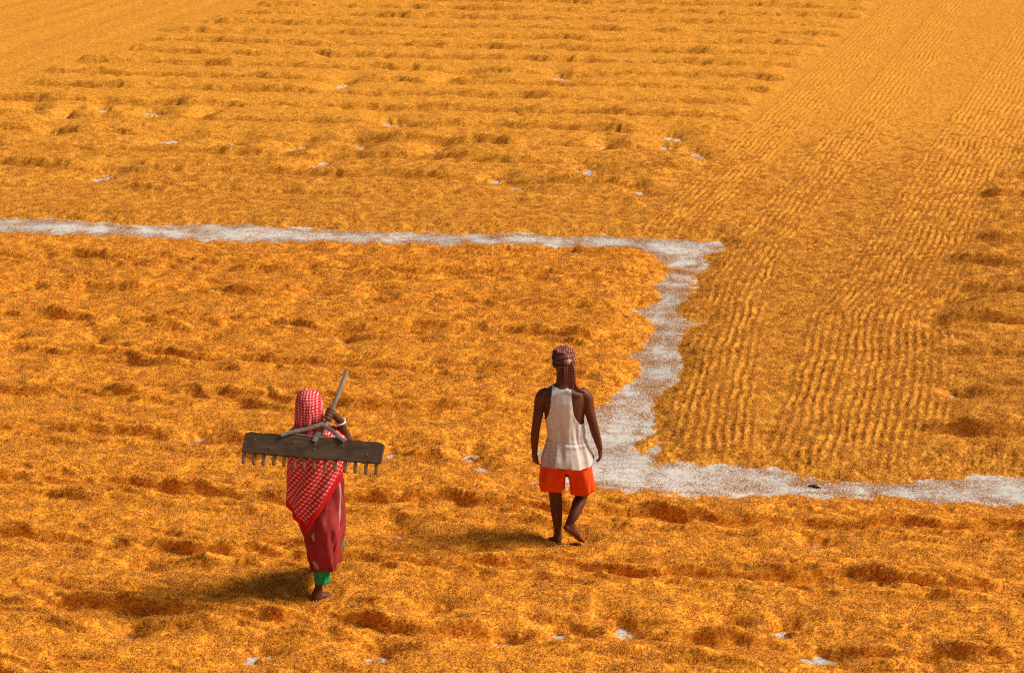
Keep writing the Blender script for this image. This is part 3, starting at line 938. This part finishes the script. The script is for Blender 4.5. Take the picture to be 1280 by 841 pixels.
for p in me.polygons: p.use_smooth = True
t = NT('pale_cloth_end'); KN = t.color(t.ramp(t.noise(70, 3), [(0.35, (0.20, 0.06, 0.04)), (0.6, (0.50, 0.38, 0.20))]), 0.9, 0.1)
link('knot', me, KN, hw)

# ------------------------------------------------------------------ the rake on the shoulder (positions relative to the woman)
def px(v): return np.array(v, float)
RB = px((.042, -.235, 1.283))                     # centre of the board
hdir = px((.248, .105, 1.714)) - RB
hlen = np.linalg.norm(hdir); hdir = hdir / hlen
bdir = unit((1, -.30, .045))
ydir = unit(hdir - bdir * np.dot(hdir, bdir))     # up in the rake's plane
ndir = np.cross(bdir, ydir)                        # front/back of the board
rake = bpy.data.objects.new('rake', None); C.objects.link(rake)
rake.location = WOMAN + RB
rake['label'] = 'wooden toothed rake with wide board carried over the shoulder'; rake['category'] = 'rake'
def rk(u, v, w=0.0): return bdir * u + ydir * v + ndir * w
def box_mesh(name, cu, cv, cw, su, sv, sw, mat, bev=.003, rot=0.0, parent=rake):
    bm = bmesh.new()
    bmesh.ops.create_cube(bm, size=1)
    for v in bm.verts:
        v.co = (v.co.x * su, v.co.y * sv, v.co.z * sw)
    bmesh.ops.bevel(bm, geom=bm.edges[:], offset=bev, segments=2, affect='EDGES')
    me = bpy.data.meshes.new(name); bm.to_mesh(me); bm.free()
    o = link(name, me, mat, parent)
    M = Matrix((bdir, ydir, ndir)).transposed().to_4x4()
    M = M @ Matrix.Rotation(rot, 4, 'Z')
    M.translation = Vector(rk(cu, cv, cw))
    o.matrix_local = M
    return o
bm = bmesh.new()      # board with a slightly worn outline
outl = []
NB = 24
for i in range(NB + 1):
    u = -.5 + i / NB
    outl.append((u * 1.005, .073 + .002 * math.sin(i * 1.7) - (.012 if i in (0, NB) else 0)))
for i in range(NB, -1, -1):
    u = -.5 + i / NB
    outl.append((u * 1.005, -.073 + .0025 * math.sin(i * 2.3) + (.010 if i in (0, NB) else 0)))
fr = [bm.verts.new((u, v, .014)) for u, v in outl]; bk = [bm.verts.new((u, v, -.014)) for u, v in outl]
for i in range(NB):
    j = 2 * NB + 1 - i
    bm.faces.new((fr[i], fr[j], fr[j - 1], fr[i + 1])); bm.faces.new((bk[i + 1], bk[j - 1], bk[j], bk[i]))
for i in range(len(outl)):
    k = (i + 1) % len(outl)
    bm.faces.new((fr[i], fr[k], bk[k], bk[i]))
bmesh.ops.recalc_face_normals(bm, faces=bm.faces[:])
me = bpy.data.meshes.new('board'); bm.to_mesh(me); bm.free()
board = link('board', me, WOOD_DARK, rake)
board.matrix_local = Matrix((bdir, ydir, ndir)).transposed().to_4x4()
TOOTH_ROT = 0.16
for i in range(14):
    u = -.478 + i * (.956 / 13)
    r_ = random.uniform
    box_mesh('tooth', u + r_(-.004, .004), -.106 + r_(-.004, .004), r_(-.002, .002), .0205, .088, .020, WOOD_TOOTH, .003, TOOTH_ROT + r_(-.03, .03))
for u, v in ((-.42, .02), (-.14, .028), (.02, -.012), (.02, .022), (.215, .03), (.40, -.02), (-.30, -.03)):
    bm = bmesh.new(); bmesh.ops.create_cone(bm, cap_ends=True, segments=10, radius1=.006, radius2=.0045, depth=.005)
    me = bpy.data.meshes.new('nail'); bm.to_mesh(me); bm.free()
    o = link('nail', me, STEEL, rake)
    M = Matrix((bdir, ydir, ndir)).transposed().to_4x4(); M.translation = Vector(rk(u, v, -.0165 if np.dot(ndir, (0, 1, 0)) > 0 else .0165)); o.matrix_local = M
back_s = -1 if np.dot(ndir, (0, 1, 0)) > 0 else 1
def pole(name, a, b, w, t_, mat=WOOD_LIGHT):
    a, b = np.array(a), np.array(b)
    d = unit(b - a); L = np.linalg.norm(b - a)
    nn = unit(ndir - d * np.dot(ndir, d)); s = np.cross(nn, d)
    bm = bmesh.new()
    rings = []
    for k in range(7):
        f = k / 6
        wob = 1 + .08 * math.sin(k * 2.1 + w * 100)
        c_ = a + d * L * f + s * .003 * math.sin(k * 1.3)
        rings.append([c_ + s * w / 2 * wob * x + nn * t_ / 2 * y for x, y in ((-1, -.6), (-.6, -1), (.6, -1), (1, -.6), (1, .6), (.6, 1), (-.6, 1), (-1, .6))])
    loft(bm, rings)
    bmesh.ops.recalc_face_normals(bm, faces=bm.faces[:])
    me = bpy.data.meshes.new(name); bm.to_mesh(me); bm.free()
    return link(name, me, mat, rake)
f0 = back_s * .030
pole('handle', rk(.012, -.005, -f0) + ndir * f0 * 0.0, hdir * hlen * 1.0 + ndir * (-f0), .026, .026)
jt = hdir * hlen * .30 + ndir * (-f0) + ndir * back_s * .022
pole('brace', rk(-.235, .062, back_s * .024), jt, .027, .018)
pole('brace', rk(.225, .062, back_s * .024), jt, .027, .018)
pole('cross_bar', rk(-.235, .080, back_s * .010), rk(.225, .080, back_s * .010), .010, .010)
box_mesh('handle_socket', .018, .075, back_s * .016, .034, .075, .012, WOOD_LIGHT, .003, -.30)

# ------------------------------------------------------------------ the woman under the red check scarf
woman = person('person', WOMAN, 'barefoot person wrapped in red checked scarf and rose sari, carrying a rake')
bm = bmesh.new()
TW = [(.72, .03, .03, .12, .09), (.85, .03, .01, .135, .10), (.98, .035, .0, .135, .105), (1.10, .04, -.005, .145, .11), (1.22, .045, -.005, .165, .105),
      (1.28, .04, 0, .15, .085), (1.315, .025, .008, .09, .065), (1.345, .01, .014, .055, .055), (1.42, .0, .022, .05, .052)]
zloft(bm, [(cx, cy, z, a, b) for z, cx, cy, a, b in TW])
head(bm, (-.002, .028, 1.482))
# right arm folded up to the handle
HG = hdir * hlen * .445 + RB + ndir * (-f0)      # where the hand closes on the pole
wr = HG + px((.066, .052, -.062))
tube(bm, [(.165, 0, 1.275), (.205, .03, 1.23), (.240, .08, 1.17), (.264, .085, 1.135), (.256, .05, 1.20), (.228, .02, 1.29), wr],
     [(.044, .046), (.044, .046), (.038, .040), (.036, .036), (.034, .034), (.034, .034), (.024, .026)], up=(0.3, 1, 0.2))
tube(bm, [wr, wr * .55 + HG * .45 + px((.004, .012, .0)), HG + px((.022, .012, .004))], [(.024, .026), (.033, .026), (.035, .023)], up=(.7, .5, .4))
ax = hdir; e1 = unit(px((1, .5, 0)) - ax * np.dot(px((1, .5, 0)), ax)); e2 = np.cross(ax, e1)
for k, o_ in enumerate((-.034, -.011, .011, .033)):
    rr = .0245
    pts = [HG + ax * o_ + rr * (e1 * math.cos(a) + e2 * math.sin(a)) for a in np.radians([10, -50, -105, -160, -205])]
    pts2 = pts if np.dot(pts[1] - HG, (0, -1, 0)) > -1 else pts
    tube(bm, pts2, [.0115, .011, .010, .009, .0075], up=ax, n=8, k=3)
pts = [HG + ax * (.020 + .006 * i) + .0245 * (e1 * math.cos(a) + e2 * math.sin(a)) for i, a in enumerate(np.radians([20, 75, 130, 170]))]
tube(bm, pts, [.012, .0105, .0095, .008], up=ax, n=8, k=3)
# left arm bent in front
tube(bm, [(-.09, 0, 1.275), (-.115, .01, 1.24), (-.125, .05, 1.14), (-.12, .10, 1.03), (-.06, .20, 1.06), (.02, .24, 1.12)],
     [(.044, .046), (.044, .046), (.038, .040), (.034, .036), (.030, .032), (.021, .024)], up=(0, 0.3, 1))
hand(bm, (.02, .24, 1.12), (.8, .15, .5), (0, -1, .2), 1, (0.4, 0.8, 1.1), 0.82)
# legs
tube(bm, [(-.03, .01, .80), (-.005, .02, .60), (.02, .03, .42), (.025, .0, .30), (.020, -.005, .20), (.012, -.008, .09)],
     [(.085, .09), (.072, .078), (.052, .056), (.044, .050), (.034, .040), (.025, .031)], up=(0, 1, 0))
foot(bm, (-.028, -.045, -.008), (.100, .095, -.010), (0, 0, 1), -1, (.012, -.008, .09))
tube(bm, [(.085, .02, .80), (.09, .14, .64), (.09, .27, .50), (.09, .29, .40), (.082, .33, .30), (.075, .375, .20)],
     [(.085, .09), (.072, .078), (.052, .056), (.046, .050), (.036, .040), (.026, .031)], up=(0, 1, 0.3))
foot(bm, (.072, .355, .115), (.075, .575, .085), (0, -.1, 1), -1, (.075, .375, .20))
finish_body(bm, 'body', SKIN_W, woman)
for s in (-1, 1):
    o = link('eye', bpy.data.meshes['eye'], None, woman); o.location = (-.002 + s * .028, .028 + .076, 1.488)
# bangle on the wrist
fore = unit(wr - px((.228, .02, 1.29)))
bm = bmesh.new()
bp = wr * .82 + px((.228, .02, 1.29)) * .18
q_ = Vector(fore).to_track_quat('Z', 'Y')
vsr = []
for i in range(28):
    a = 2 * math.pi * i / 28
    row = []
    for j in range(8):
        b = 2 * math.pi * j / 8
        r = .0335 + .0055 * math.cos(b)
        row.append(bm.verts.new(Vector(bp) + q_ @ Vector((r * math.cos(a), r * math.sin(a), .0065 * math.sin(b)))))
    vsr.append(row)
for i in range(28):
    for j in range(8):
        f = bm.faces.new((vsr[i][j], vsr[(i + 1) % 28][j], vsr[(i + 1) % 28][(j + 1) % 8], vsr[i][(j + 1) % 8])); f.smooth = True
me = bpy.data.meshes.new('bangle'); bm.to_mesh(me); bm.free()
link('bangle', me, WHITE, woman)

# trousers under the sari, green hems showing
def cloth_tube(name, pts, rads, mat, parent, amp=.006, seed=3, n=48):
    A = cr(np.hstack([np.array(pts), np.array(rads)]), 8)
    th = np.linspace(0, 2 * np.pi, n, endpoint=False)
    k = np.linspace(0, 1, len(A))[:, None]
    f = amp * perlin(np.cos(th)[None, :] * 2.2 + seed, np.sin(th)[None, :] * 2.2 + k * 3, seed) * 2
    P = np.stack([A[:, 0:1] + (A[:, 3:4] + f) * np.cos(th), A[:, 1:2] + (A[:, 4:5] + f) * np.sin(th), np.broadcast_to(A[:, 2:3], (len(A), n))], -1)
    return sheet(name, P, mat, parent, wrap=True, thick=.004)
cloth_tube('trouser_leg', [(.02, .02, .50), (.038, .01, .34), (.042, .005, .24), (.043, .002, .155)], [(.06, .07), (.060, .07), (.056, .068), (.054, .066)], GREEN, woman, seed=5)
cloth_tube('trouser_leg', [(.095, .26, .52), (.105, .28, .42), (.112, .305, .33), (.118, .325, .255)], [(.06, .07), (.058, .07), (.052, .066), (.050, .062)], GREEN, woman, seed=8)

# sari skirt
zs = np.linspace(.262, 1.12, 130)
S = zsec([(1.12, .04, 0, .150, .110), (1.0, .04, .0, .160, .115), (.90, .036, .010, .165, .122), (.80, .036, .03, .158, .132), (.72, .040, .045, .150, .145),
          (.62, .048, .055, .142, .185), (.55, .060, .065, .128, .19), (.45, .062, .075, .112, .195), (.36, .062, .08, .097, .185), (.30, .066, .08, .085, .17), (.262, .068, .08, .078, .16)], zs, 9)
th = np.linspace(0, 2 * np.pi, 150, endpoint=False)
Z, TH = np.meshgrid(zs, th, indexing='ij')
fold = .016 * perlin(TH * 1.8 + Z * 3.2, Z * 1.6, 111) + .010 * np.abs(perlin(TH * 3.3 - Z * 6, Z * 2.2, 113)) + .007 * np.sin(TH * 7 + Z * 9 + 2 * perlin(TH, Z * 3, 112)) * np.interp(Z, [.26, .5, .9], [1, .8, .3])
# overlapping panel edge running down the left of the back
pe = np.interp(Z, [.26, .45, .62, .8], [4.20, 4.12, 4.25, 4.6])
fold = fold + .010 * (1 - sstep(-.06, .06, TH - pe))
ex = np.interp(Z, [.26, .45, .8], [.55, .7, 1.0])
cq, sq = np.sign(np.cos(TH)) * np.abs(np.cos(TH)) ** ex, np.sign(np.sin(TH)) * np.abs(np.sin(TH)) ** ex
P = np.stack([S[:, 0][:, None] + (S[:, 2][:, None] + fold) * cq, S[:, 1][:, None] + (S[:, 3][:, None] + fold) * sq,
              Z + .006 * np.sin(TH * 3.0) * np.interp(Z, [.26, .4], [1, 0])], -1)
uv = np.stack([TH * .15, Z], -1)
keep = np.ones(Z.shape, bool)
border = (np.exp(-((TH - pe - .12) / .14) ** 2) * (Z < .68) > .35).astype(float)
edge = (np.exp(-((TH - 5.95) / .07) ** 2) > .4).astype(float) * (Z > .45) * (Z < .95)
sheet('sari', P, SARI, woman, keep, uv=uv, attrs=dict(border=border, edge=edge), wrap=True, thick=.003)

# checked scarf: over the head, round the shoulders, down the back to a corner
zs = np.concatenate([np.linspace(.565, 1.30, 200), np.linspace(1.304, 1.604, 90)])
S = zsec([(1.604, .0, .02, .006, .008), (1.600, .0, .02, .030, .036), (1.588, .0, .018, .052, .064), (1.565, -.001, .014, .074, .088), (1.53, -.002, .012, .087, .106), (1.49, -.002, .010, .092, .112),
          (1.45, -.002, .006, .094, .112), (1.41, -.001, .000, .095, .106), (1.37, .006, -.004, .100, .098), (1.342, .022, -.006, .124, .098), (1.318, .036, -.006, .165, .108), (1.28, .042, -.006, .188, .122),
          (1.20, .038, -.008, .197, .134), (1.09, .034, -.006, .197, .142), (.98, .028, -.002, .195, .150), (.88, .024, .002, .195, .160), (.78, .020, .010, .192, .170),
          (.70, .014, .018, .186, .176), (.62, .010, .024, .180, .180), (.565, .010, .03, .176, .182)], zs, 3)
th = np.linspace(np.pi * 1.5 - 2.35, np.pi * 1.5 + 2.35, 240)
Z, TH = np.meshgrid(zs, th, indexing='ij')
phi = TH - np.pi * 1.5
# long diagonal hanging folds
fold = (.016 * perlin(phi * 2.6 - Z * 5.0, Z * 1.3, 121) + .005 * np.sin(phi * 10 - Z * 22)) * np.interp(Z, [.56, 1.2, 1.36, 1.5, 1.6], [1.2, 1.0, 1.0, .35, .1])
fold = fold - .016 * np.exp(-((phi - .18 - (Z - 1.33) * 1.5) / .13) ** 2) * np.exp(-((Z - 1.37) / .055) ** 2)
Rr = S[:, 2][:, None] + fold
Rb = S[:, 3][:, None] + fold
P = np.stack([S[:, 0][:, None] + Rr * np.cos(TH), S[:, 1][:, None] + Rb * np.sin(TH), Z], -1)
xx = P[..., 0]
hem = np.interp(xx, [-.20, -.165, -.06, -.035, .22, .30], [.76, .735, .625, .615, .985, 1.08])
hem = np.where(np.abs(phi) > 1.5, hem + (np.abs(phi) - 1.5) * .6, hem)
hd = Z - hem + .006 * perlin(xx / .05, Z / .05, 125)
keep = hd > 0
face = (np.abs(phi) > np.interp(Z, [1.30, 1.36, 1.45, 1.58], [1.9, 1.75, 1.85, 2.2])) & (Z > 1.31)
keep &= ~face
arc = phi * .16
mer = np.concatenate([[0], np.cumsum(np.hypot(np.diff(zs), np.diff(S[:, 3])))])[:, None]
mer = mer - mer[np.argmin(np.abs(zs - 1.30))]
rot = np.where(Z > 1.30, 0.06, np.interp(Z, [1.1, 1.30], [.62, .62]))
uv = np.stack([arc * np.cos(rot) - Z * np.sin(rot), arc * np.sin(rot) + Z * np.cos(rot)], -1)
uv_head = np.stack([(xx + .25 * fold) * 1.30 + .012 * perlin(xx / .06, Z / .06, 126), mer * 1.35 + .9 * xx * xx + .006 * perlin(xx / .05, Z / .05, 127)], -1) * np.ones((1, 1, 1))
uv = np.where((Z > 1.30)[..., None], uv_head, uv)
border = sstep(.060, .066, hd)
stripe = ((hd > .012) & (hd < .016)) | ((hd > .030) & (hd < .034))
P[-1] = P[-1].mean(0)
scarf = sheet('scarf', P, SCARF, woman, keep, uv=uv, attrs=dict(border=border), wrap=False, thick=.004)
# scarf wrapped over the raised upper arm
A = cr(np.array([(.140, -.01, 1.290, .052, .056), (.185, .012, 1.25, .055, .056), (.225, .05, 1.195, .052, .05), (.258, .075, 1.145, .049, .047)]), 10)
th = np.linspace(0, 2 * np.pi, 56, endpoint=False)
k = np.linspace(0, 1, len(A))[:, None]
Tn = np.gradient(A[:, :3], axis=0); Tn /= np.linalg.norm(Tn, axis=1)[:, None]
s1 = np.cross(Tn, (0, 1, .3)); s1 /= np.linalg.norm(s1, axis=1)[:, None]; s2 = np.cross(s1, Tn)
f = .004 * np.sin(th * 4 + 1)[None, :] + .006 * perlin(np.cos(th)[None, :] * 2 + k * 2, np.sin(th)[None, :] * 2 + 3, 131)
P = A[:, None, :3] + ((A[:, 3:4] + f) * np.cos(th))[..., None] * s1[:, None] + ((A[:, 4:5] + f) * np.sin(th))[..., None] * s2[:, None]
uv = np.stack([np.broadcast_to(th[None, :] * .05, P.shape[:2]), np.broadcast_to(k * .16, P.shape[:2])], -1)
sheet('sleeve', P, SCARF, woman, uv=uv, attrs=dict(border=np.ones(P.shape[:2])), wrap=True, thick=.004)

# ------------------------------------------------------------------ twigs on the yard
def twig(loc, pts, r, label):
    bm = bmesh.new()
    tube(bm, pts, [r, r * 1.1, r * .9, r * .5], up=(0, 0, 1), n=7, k=3)
    tube(bm, [pts[1], (pts[1][0] + .012, pts[1][1] + .018, pts[1][2] + .004), (pts[1][0] + .03, pts[1][1] + .024, pts[1][2] + .006)], [r * .6, r * .5, r * .3], up=(0, 0, 1), n=6, k=2)
    me = bpy.data.meshes.new('twig'); bm.to_mesh(me); bm.free()
    o = link('twig', me, TWIG, label=label, category='twig'); o.location = loc
twig((2.46, 12.97, .010), [(-.045, .02, 0), (-.01, .012, .001), (.02, -.004, .001), (.045, -.018, 0)], .009, 'short dark twig lying on the swept concrete strip')
twig((3.20, 19.53, .052), [(-.09, .0, 0), (-.03, .006, .004), (.03, -.004, .004), (.10, .01, 0)], .009, 'dark twig lying on the raked golden rice')
